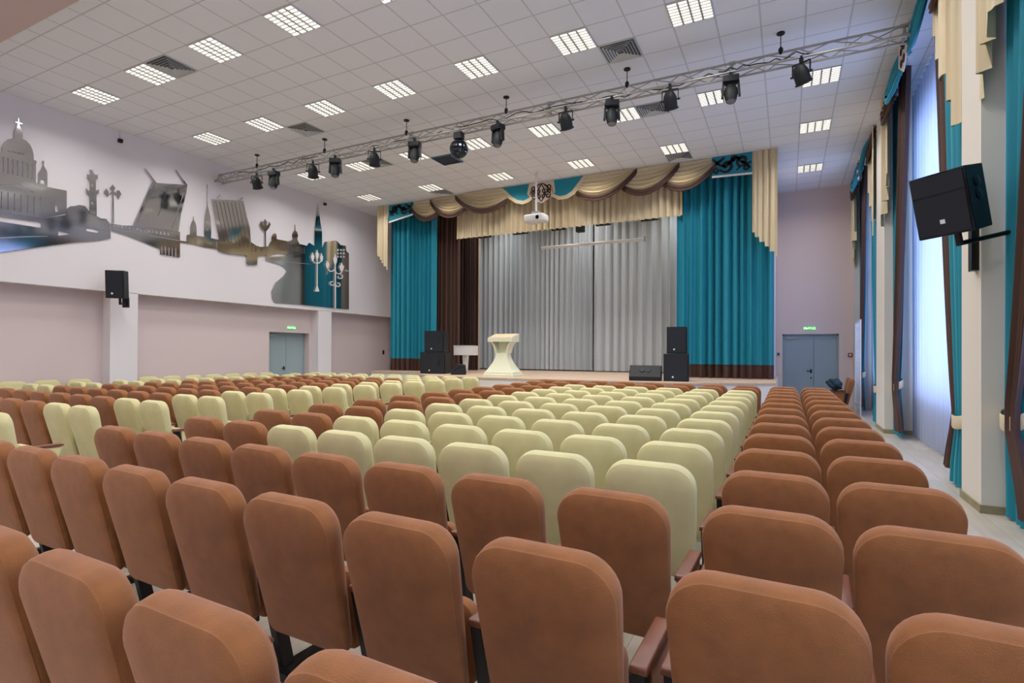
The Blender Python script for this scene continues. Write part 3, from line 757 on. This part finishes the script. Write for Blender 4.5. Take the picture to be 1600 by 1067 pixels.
e = wedge('Black wedge stage monitor on stage beside the right speaker stack', (-2.98,12.9,SZ), R(8))
hz = MB()
for s_ in (-1,1): hz.lathe([(.001,0),(.05,0),(.06,-.02),(.02,-.035)], n=14, mat=Matrix.Translation((s_*.07,-.17,.25)) @ Matrix.Rotation(R(52),4,'X'))
hz.build('handle', m_steel, e, smooth=50)
wedge('Black wedge stage monitor tipped beside the left speaker stack', (-8.52,13.42,SZ), R(-55), .85)
pn = empty('white_stand', (-9.0,14.6,SZ), 0, 'White box topped stand on a tapering leg before the brown curtain', 'stand')
MB().box((-.32,-.2,.55),(.30,.25,.83)).box((-.33,-.21,.83),(.31,.26,.85)).build('top_box', m_white, pn, bevel=.01)
MB().loft([[(sx*r_,sy*r_,z) for sx, sy in ((-1,-1),(1,-1),(1,1),(-1,1))] for r_, z in ((.035,0),(.035,.03),(.05,.06),(.075,.55))]).build('leg', m_white, pn)

# ---------------------------------------------------------------- wall fittings
def exit_sign(name, lab, mat4):
    e = bpy.data.objects.new(name, None); col.objects.link(e); e.matrix_world = mat4; tag(e, lab, 'exit sign', 'green exit signs')
    MB().box((-.15,-.025,-.05),(.15,0,.05)).build('housing', m_green, e, bevel=.004)
    cu = bpy.data.curves.new('t', 'FONT'); cu.body = 'ВЫХОД'; cu.size = .085; cu.align_x = 'CENTER'; cu.align_y = 'CENTER'; cu.extrude = .001
    to = bpy.data.objects.new('t', cu); col.objects.link(to); bpy.context.view_layer.update()
    me = bpy.data.meshes.new_from_object(to); bpy.data.objects.remove(to); me.materials.append(m_signwhite) if not me.materials else None
    if me.materials: me.materials[0] = m_signwhite
    o = bpy.data.objects.new('lettering', me); col.objects.link(o); o.parent = e; o.location = (0,-.027,0); o.rotation_euler = (PI/2,0,0)
exit_sign('exit_sign', 'Green exit sign above the back double door', Matrix.Translation((.60,YB,2.34)))
exit_sign('exit_sign', 'Green exit sign above the double door in the left wall', Matrix.Translation((XLL,12.10,2.30)) @ Matrix.Rotation(PI/2,4,'Z'))
o = MB().box((1.60,YB-.03,1.48),(1.71,YB,1.60)).build('fire_alarm', m_red, bevel=.006); tag(o, 'Small red fire alarm box right of the back door', 'alarm')
MB().box((1.63,YB-.034,1.51),(1.68,YB-.029,1.57)).build('button', m_white, o)
o = MB().box((-.30,YB-.03,1.48),(-.20,YB,1.62)).build('control_panel', m_ltgrey, bevel=.005); tag(o, 'Small grey wall switch left of the back door', 'switch')
MB().box((-.28,YB-.034,1.52),(-.22,YB-.029,1.58)).build('display', m_black, o)
p = onX(599,550,XLL+.01); o = MB().box((XLL,p.y-.04,p.z-.09),(XLL+.03,p.y+.04,p.z+.07)).build('wall_phone', m_steel, bevel=.005); tag(o, 'Small dark handset fixed to the left wall near the stage', 'intercom')
for (u, v, lb) in ((188,220,'Small black sensor near ceiling above the mirrored raised bridge'),(508,319,'Small black sensor near ceiling beside the mirrored spire')):
    p = onX(u, v, XL+.04); o = MB().box((XL,-.04,-.04),(XL+.08,.04,.04)).build('wall_sensor', m_black, bevel=.006); o.location = (0,p.y,p.z); tag(o, lb, 'sensor', 'wall sensors')
    MB().tube([(XL+.01,0,.03),(XL+.01,0,H-p.z)], .004, 5).build('cable', m_ltgrey, o)
# wall loudspeakers
e = cab('wall_loudspeaker', 'Black loudspeaker bracketed on the column of the left wall', 'loudspeaker', (-13.02,6.66,2.70), 0, .36,.60,.30, 'wall loudspeakers', rot=(R(4),0,R(38)))
bk = MB().box((.02,.12,-.14),(.06,.16,.0)).box((.02,.12,-.14),(.06,.40,-.10)).box((-.02,.36,-.2),(.10,.42,.02)); bk.build('bracket', m_steel, e)
e = cab('wall_loudspeaker', 'Large black loudspeaker bracketed on the near pillar between windows', 'loudspeaker', (1.35,6.50,2.70), 0, .47,.60,.42, 'wall loudspeakers', logo=False, rot=(R(14),R(-2),R(-38)))
MB().box((-.02,-.02,.12),(.02,-.013,.16)).build('badge', m_white, e)
MB().box((-.215,-.018,.40),(.215,-.013,.405)).build('trim_line', m_steel, e)
hp = MB()
for z in (.32,.44): hp.lathe([(.001,.0),(.05,.0),(.055,.012),(.03,.02)], n=16, mat=Matrix.Translation((.215,.2,z)) @ Matrix.Rotation(R(84),4,'Y'))
hp.build('handle', m_steel, e, smooth=50)
b2 = MB().tube([(.05,.1,-.12),(.05,.1,.0)], .03, 10).tube([(.05,.1,-.10),(.28,.52,-.10)], .022, 8); b2.build('bracket', m_steel, e)
o = MB().box((1.66,7.0,2.42),(1.72,7.12,3.0)).build('bracket_plate', m_steel, None); tag(o, 'Black steel plate bolted to the near pillar behind the speaker', 'bracket')

# ---------------------------------------------------------------- window drapery
def win_set(n, a, b, where, near=True, far=True, ss=1):
    tag(cloth('sheer_curtain', m_sheer, (2.16,a+.1), (2.16,b-.1), H-.03, .02, int((b-a)*4.2), .035, 30+n, wob=.3), 'White sheer curtain over the %s window' % where, 'curtain', 'white sheer window curtains')
    for side, y0, sg in (('near',a,1),('far',b,-1)):
        if (side == 'near' and not near) or (side == 'far' and not far): continue
        e = empty('tied_curtain', (0,0,0), 0, 'Teal and brown tied back curtain, %s side of the %s window' % (side, where), 'curtain', 'teal and brown tied window curtains')
        tz = .84 if side == 'near' else .98
        if side == 'near': tx, bx, t1, b0, b1 = 1.765, 1.80, 1.25, .75, 1.75
        else: tx, bx, t1, b0, b1 = 1.86, 1.80, 1.15, 1.10, 1.70
        cloth('teal_panel', m_teal, (tx+.03,y0+sg*.03), (tx+.03,y0+sg*t1), H-.05, .03, 5, .04, 40+n+(sg>0)*7, e, pinch=(tz,.42,0), wob=.2)
        cloth('brown_panel', m_brownc, (bx+.03,y0+sg*b0), (bx+.03,y0+sg*b1), H-.05, .14, 5, .04, 60+n+(sg>0)*7, e, pinch=(tz,.38,-(b0-(.45 if side == 'near' else .28))/((b1-b0)*.62)), wob=.2)
        tb = MB(); c = Vector((tx+.03, y0+sg*(.30 if side == 'near' else .30), .90)); loops = []
        for dz, k_ in ((-.075,.96),(-.06,1.02),(.06,1.02),(.075,.96)):
            loops.append([(c.x+.085*k_*math.cos(t), c.y+.25*k_*math.sin(t), tz+dz+.05*math.cos(t)) for t in [2*PI*q/20 for q in range(20)]])
        tb.loft(loops, cap=False); tb.build('tieback', m_creamc, e, smooth=60)
    pm = empty('window_pelmet', (0,0,0), 0, 'Teal and brown swagged pelmet over the %s window' % where, 'pelmet', 'swagged window pelmets')
    fr = (-1,0,0); L_ = b-a; xq = 1.745
    swag((xq,b-.05),(xq,b-L_*.24), H-.01, H-.01, 6.28, .42, m_brownc, m_brownc, 4, pm, .12, front=fr)
    swag((xq-.04,b-L_*.16),(xq-.04,b-L_*.46), H-.01, H-.01, 6.25, .40, m_teal, m_teal, 4, pm, .14, band=.08, front=fr)
    swag((xq-.04,b-L_*.54),(xq-.04,b-L_*.84), H-.01, 6.25, H-.01, .40, m_teal, m_teal, 4, pm, .14, band=.08, front=fr)
    swag((xq,b-L_*.76),(xq,a+.05), H-.01, 6.28, H-.01, .42, m_brownc, m_brownc, 4, pm, .12, front=fr)
    g = MB().prism([(b-L_*.43,H-.01),(b-L_*.43,6.2),(b-L_*.5,5.98),(b-L_*.57,6.2),(b-L_*.57,H-.01)], [], lambda p, s: Vector((1.62-(.02 if s else 0), p[0], p[1]))).build('ornament_board', m_ornb, pm)
    sm = MB()
    for q_ in (-1,1):
        for c, r_, tu, a0 in (((.12,6.36),.10,1.2,1.2),((.1,6.16),.08,1.1,3)):
            ribbon(sm, [(b-L_*.5+q_*(c[0]+p[0]), c[1]+p[1]) for p in spiral((0,0), r_, tu, a0, 1, n=14)], .03, lambda p, s: Vector((1.60-(.012 if s else 0), p[0], p[1])))
    sm.build('scrollwork', m_orn, g)
    for (ya, yb, z0_, z1_) in ((a+.0,a+1.15,4.15,5.7),(b-.0,b-.62,4.10,5.0)):
        cloth('cascade', m_creamc, (1.69,ya), (1.71,yb), H-.01, z0_, 4, .05, int(ya*7), pm, zbf=lambda u, z0_=z0_, z1_=z1_: z0_+(z1_-z0_)*round(u*4)/4, wob=.1)
win_set(1, 2.9, 6.94, 'nearest')
win_set(2, 7.62, 13.0, 'middle')
win_set(3, 14.1, 18.55, 'farthest')
# radiator behind the middle sheer and white lattice screen at the far window
for n, (a, b, w_) in enumerate(((9.6,11.0,'middle'),)):
    rd = empty('radiator', (2.34,(a+b)/2,.12), 0, 'White ribbed radiator below the %s window behind the sheer' % w_, 'radiator')
    MB().box((-.05,-(b-a)/2,0),(.05,(b-a)/2,.55)).build('body', m_white, rd, bevel=.01)
    f_ = MB()
    for k in range(14): y = -(b-a)/2+.05+k*(b-a-.1)/13; f_.box((-.07,y-.02,.03),(-.05,y+.02,.52))
    f_.build('fins', m_white, rd)
scn = empty('lattice_screen', (1.66,16.9,0), 0, 'Tall white lattice screen standing before the farthest window', 'screen')
f_ = MB(); ws, hs = .55, 2.45
for s_ in (-1,1): f_.box((-.015,s_*ws-.02,0),(.015,s_*ws+.02,hs))
f_.box((-.015,-ws,hs-.04),(.015,ws,hs)).box((-.015,-ws,.25),(.015,ws,.29)); f_.build('frame', m_white, scn)
g_ = MB()
for k in range(1,12): y = -ws+2*ws*k/12; g_.tube([(0,y,.28),(0,y,hs-.03)], .004, 5)
for k in range(1,38): z = .28+(hs-.3)*k/38; g_.tube([(0,-ws,z),(0,ws,z)], .004, 5)
g_.build('wire_mesh', m_white, scn)

# ---------------------------------------------------------------- mirrored skyline on the left wall
mu = empty('mirror_skyline', (0,0,0), 0, 'Polished metal city skyline mural mounted along the left wall', 'wall art')
def w2(u, v): p = onX(u, v, XL+.02); return (p.y, p.z)
def plate(name, outer, holes=(), th=.014, off=.012, mat=m_mirror, parent=mu):
    f = lambda p, s: Vector((XL+off+(th if s else 0), p[0], p[1]))
    return MB().prism([w2(*p) for p in outer], [[w2(*p) for p in h] for h in holes], f).build(name, mat, parent)
def slit(x0, y0, x1, y1, w=1.6): return [(x0-w/2,y0),(x0+w/2,y0),(x1+w/2,y1),(x1-w/2,y1)]
def disc(x, y, r, n=10): return [(x+r*math.cos(2*PI*k/n), y+r*math.sin(2*PI*k/n)) for k in range(n)]
dm = [(-14,330),(-14,262),(-8,262),(-8,240),(0,238),(3,236),(3,230),(6,223),(12,218),(22,216),(22,205),(25,201),(27,196),(28,193),(24,191),(24,190),(28,190.5),(28.4,184),(29.6,184),(29.8,191),(35,193),(35,194),(30,193),(31,198),(35.5,206),(35.5,217),(41,220),(47,226),(51,235),(52.5,243),(52.5,250),(56.5,251),(57,254),(56,257),(56,285),(60,288),(60,270),(63,266),(66.3,259),(66.3,254),(64.5,253.5),(66.3,252.5),(67.6,250),(68.2,253),(70,254),(68.3,255),(68.5,259),(73,267),(74,271),(74,292),(104,298),(104,333),(92,336),(64,341)]
hl = [slit(4.5+7.5*k, 245+2*k, 4.5+7.5*k, 269+1.8*k, 2.0) for k in range(7)]
hl += [slit(2+10.2*k, 299+1.6*k, 2+10.2*k, 325+1.9*k, 1.3) for k in range(7)]
hl += [[(63,279),(70,280),(70,288),(63,287)], [(86,321),(89,320),(91,331),(86,331)], [(-3,289.5),(28,287),(52,300),(50,301.5),(27,289.5),(-3,291.5)]]
hl += [slit(13+3.4*k, 235+.7*k, 13+3.4*k, 237.2+.7*k, 1.1) for k in range(8)]
plate('cathedral', dm, hl)
plate('embankment', [(-14,331),(64,342),(103,336),(104,326),(110,322),(116,322),(124,320),(133,322),(139,330),(150,337),(157,341),(166,342),(172,350),(173,372),(158,375),(113,379),(60,386),(0,394),(-14,396)],
      [[(-13,336),(0,338),(64,347),(64,356),(0,346),(-13,344)], [(-13,373.5),(30,371),(75,369.8),(75,368.3),(30,369),(-13,371)], [(91,360),(112,366),(91,368)], [(135,354),(154,359),(153,364),(135,361)], slit(66,341.5,170,361,1.0)[:2]+[(170,361.5),(169,361.5)]])
plate('beacon_column', [(139,333),(139,305),(134,301),(133.5,294),(137,298),(139,298),(139.5,281),(135.5,278),(135.5,272),(138,274),(141,271.5),(139,265),(146,266.5),(144,268),(147,272),(150,274),(152,272),(152,279),(149,281),(149,298),(152,297),(153.8,295),(153.5,302),(150,305),(150.5,337)], [disc(143.5,289,2.6), disc(143.5,317,2.6)], off=.027)
plate('street_lamp', [(174.8,348),(175.8,302),(171,304),(167,308),(162,300),(166,294),(170,300),(169,304),(175,299),(171.5,294),(176,288),(180,294),(177,299),(182,302),(182,298),(186,297),(189.5,303),(184,312),(182.5,305),(177.5,303),(178.2,349)], off=.012)
plate('bridge_deck', [(173,349),(190,352),(207,352.5),(281,362),(281,402),(275,401),(250,397),(250,389),(200,368),(174,360)],
      [slit(253,385,253,396.5,1.6), slit(258.5,385,258.5,398,1.6), slit(264,386,264,399,1.6), slit(269,386,269,400,1.6), slit(274.5,386,274.5,400.5,1.6), [(176,356.5),(280,375),(280,376.6),(176,358)]]+[slit(179+6*k,350.9+.8*k,179+6*k,354.4+.95*k,2.6) for k in range(15)])
plate('raised_bridge_leaf', [(237,285),(244,286),(292,289),(290,303),(282,334),(278,362),(207,353)],
      [slit(263,290,246,338,1.1), slit(239.5,290,214,348,1.4), slit(287,300,268,356,1.4)], off=.03)
plate('bridge_strut', [(225,263),(227,263),(244,286),(241,286)], off=.03); plate('bridge_strut', [(273,266),(275,266),(292,289),(288,289)], off=.03)
plate('city_front', [(281,376),(291,377),(291.5,367),(297,366),(297,355),(299,348),(301.6,344),(302,337),(302.8,344),(305.5,349),(307,356),(307,368),(319,370),(318.6,361),(319.5,340),(321,331),(323,322),(323,288),(324.2,288),(324.6,322),(327,331),(329,340),(330,361),(329.5,372),(343,375),(345,390),(320,386),(300,381),(281,378.5)],
      [disc(324.3,346,1.4), disc(324.3,358,1.6)], off=.012)
plate('raised_bridge_leaf', [(330,311),(379,314),(390,358),(391,378),(400,384),(414,388),(416,399),(402,400),(401,414),(385,413),(385,399),(355,396),(340,392),(338,378),(342,377)],
      [slit(336.5+6*k,315+.4*k,350+6*k,378+1.5*k,.8) for k in range(8)]+[slit(393,388,393,394,.8),slit(399,387,399,394,.8),slit(408,388,408,393,.8)], off=.028)
plate('bridge_strut', [(337,309),(343,304),(344.5,305),(339,310)], off=.03); plate('bridge_strut', [(372,313),(378,308.5),(379.5,309.5),(374,314)], off=.03)
plate('street_lamp', [(413,386),(413,362),(408,357),(405,350),(408,345),(411,352),(413,353),(410.5,347),(413.5,342),(416.5,347),(415,353),(418,351),(420,346),(422,351),(419,357),(414.6,362),(415,386)], off=.03)
plate('quay_and_river', [(400,386),(419,385),(422,378),(424,377),(424,371),(426,366),(430,364),(432,367),(432,373),(434,374),(450,377),(454,376),(457,374),(456,367),(458,362),(460,360),(460.4,351),(461.2,351),(461.6,360),(464,362),(465.5,368),(464.5,374),(467.6,381),(479,384),(483,379),(491,384),(491.4,362),(494,336),(497,317),(500.2,346),(503,362),(503.2,387),(507,378),(524.6,375.6),(528,378),(532,383),(540,384),(541,392),(545,396),(545,483),(523,481.5),(471,476),(429,472.6),(425,466),(424,455),(430,442),(443,431),(448,423),(443,416),(431,411),(415,407),(415,401),(418,399),(400,399)],
      [slit(427+3*k+12,380+.5*k,427+3*k+12,389+.6*k,.8) for k in range(13)]+[[(434,396),(425,398),(420,401),(450,400),(443,397)], [(416,405),(486,412.5),(486,413.3),(416,406.3)]]
      +[[(526.5+4.6*i,389+5.2*j),(529.5+4.6*i,389+5.2*j),(529.5+4.6*i,392+5.2*j),(526.5+4.6*i,392+5.2*j)] for i in range(3) for j in range(3)])
def lantern(cx, cy, h, w):     # small street lantern outline, cy at its foot
    return [(cx-w*.16,cy),(cx-w*.42,cy-h*.30),(cx-w*.5,cy-h*.58),(cx-w*.25,cy-h*.66),(cx-w*.12,cy-h*.86),(cx,cy-h),(cx+w*.12,cy-h*.86),(cx+w*.25,cy-h*.66),(cx+w*.5,cy-h*.58),(cx+w*.42,cy-h*.30),(cx+w*.16,cy)]
def white_lamp(polys):
    mb = MB()
    for k, pl in enumerate(polys):
        mb.prism([w2(*p) for p in pl], [], lambda p, s_: Vector((XL+.05+.0006*k+(.012 if s_ else 0), p[0], p[1])))
    mb.build('white_street_lamp', m_white, mu)
def ring(cx, cy, r, w, a0, a1, n=12):
    A_ = [a0+(a1-a0)*k/n for k in range(n+1)]
    return [(cx+r*math.cos(R(a)), cy+r*math.sin(R(a))) for a in A_]+[(cx+(r-w)*math.cos(R(a)), cy+(r-w)*math.sin(R(a))) for a in reversed(A_)]
white_lamp([slit(494.2,404,494.2,448,1.3), lantern(494.2,405,15,5.2), lantern(487.2,408,14,5), lantern(501,409,14,5), ring(494.2,405,7.2,1.1,0,180), [(494.2,444),(497.5,455.5),(490.8,455.5)]])
white_lamp([slit(522.4,402,522.8,482,1.6), lantern(522.3,414,18,6.2), lantern(510.3,419,12,6), lantern(532.5,424,14,7.5), ring(516.5,418,6.5,1.1,0,180), ring(528,423,5.5,1.1,0,180),
            ring(530.5,432,4,1.1,-90,200), ring(527,445,3.6,1.1,-120,180), ring(518,443,3.6,1.1,0,300), slit(540,422.2,545,423.6,.1)[:2]+[(545,424),(536,423)]])
print('SEATS', NSEAT)
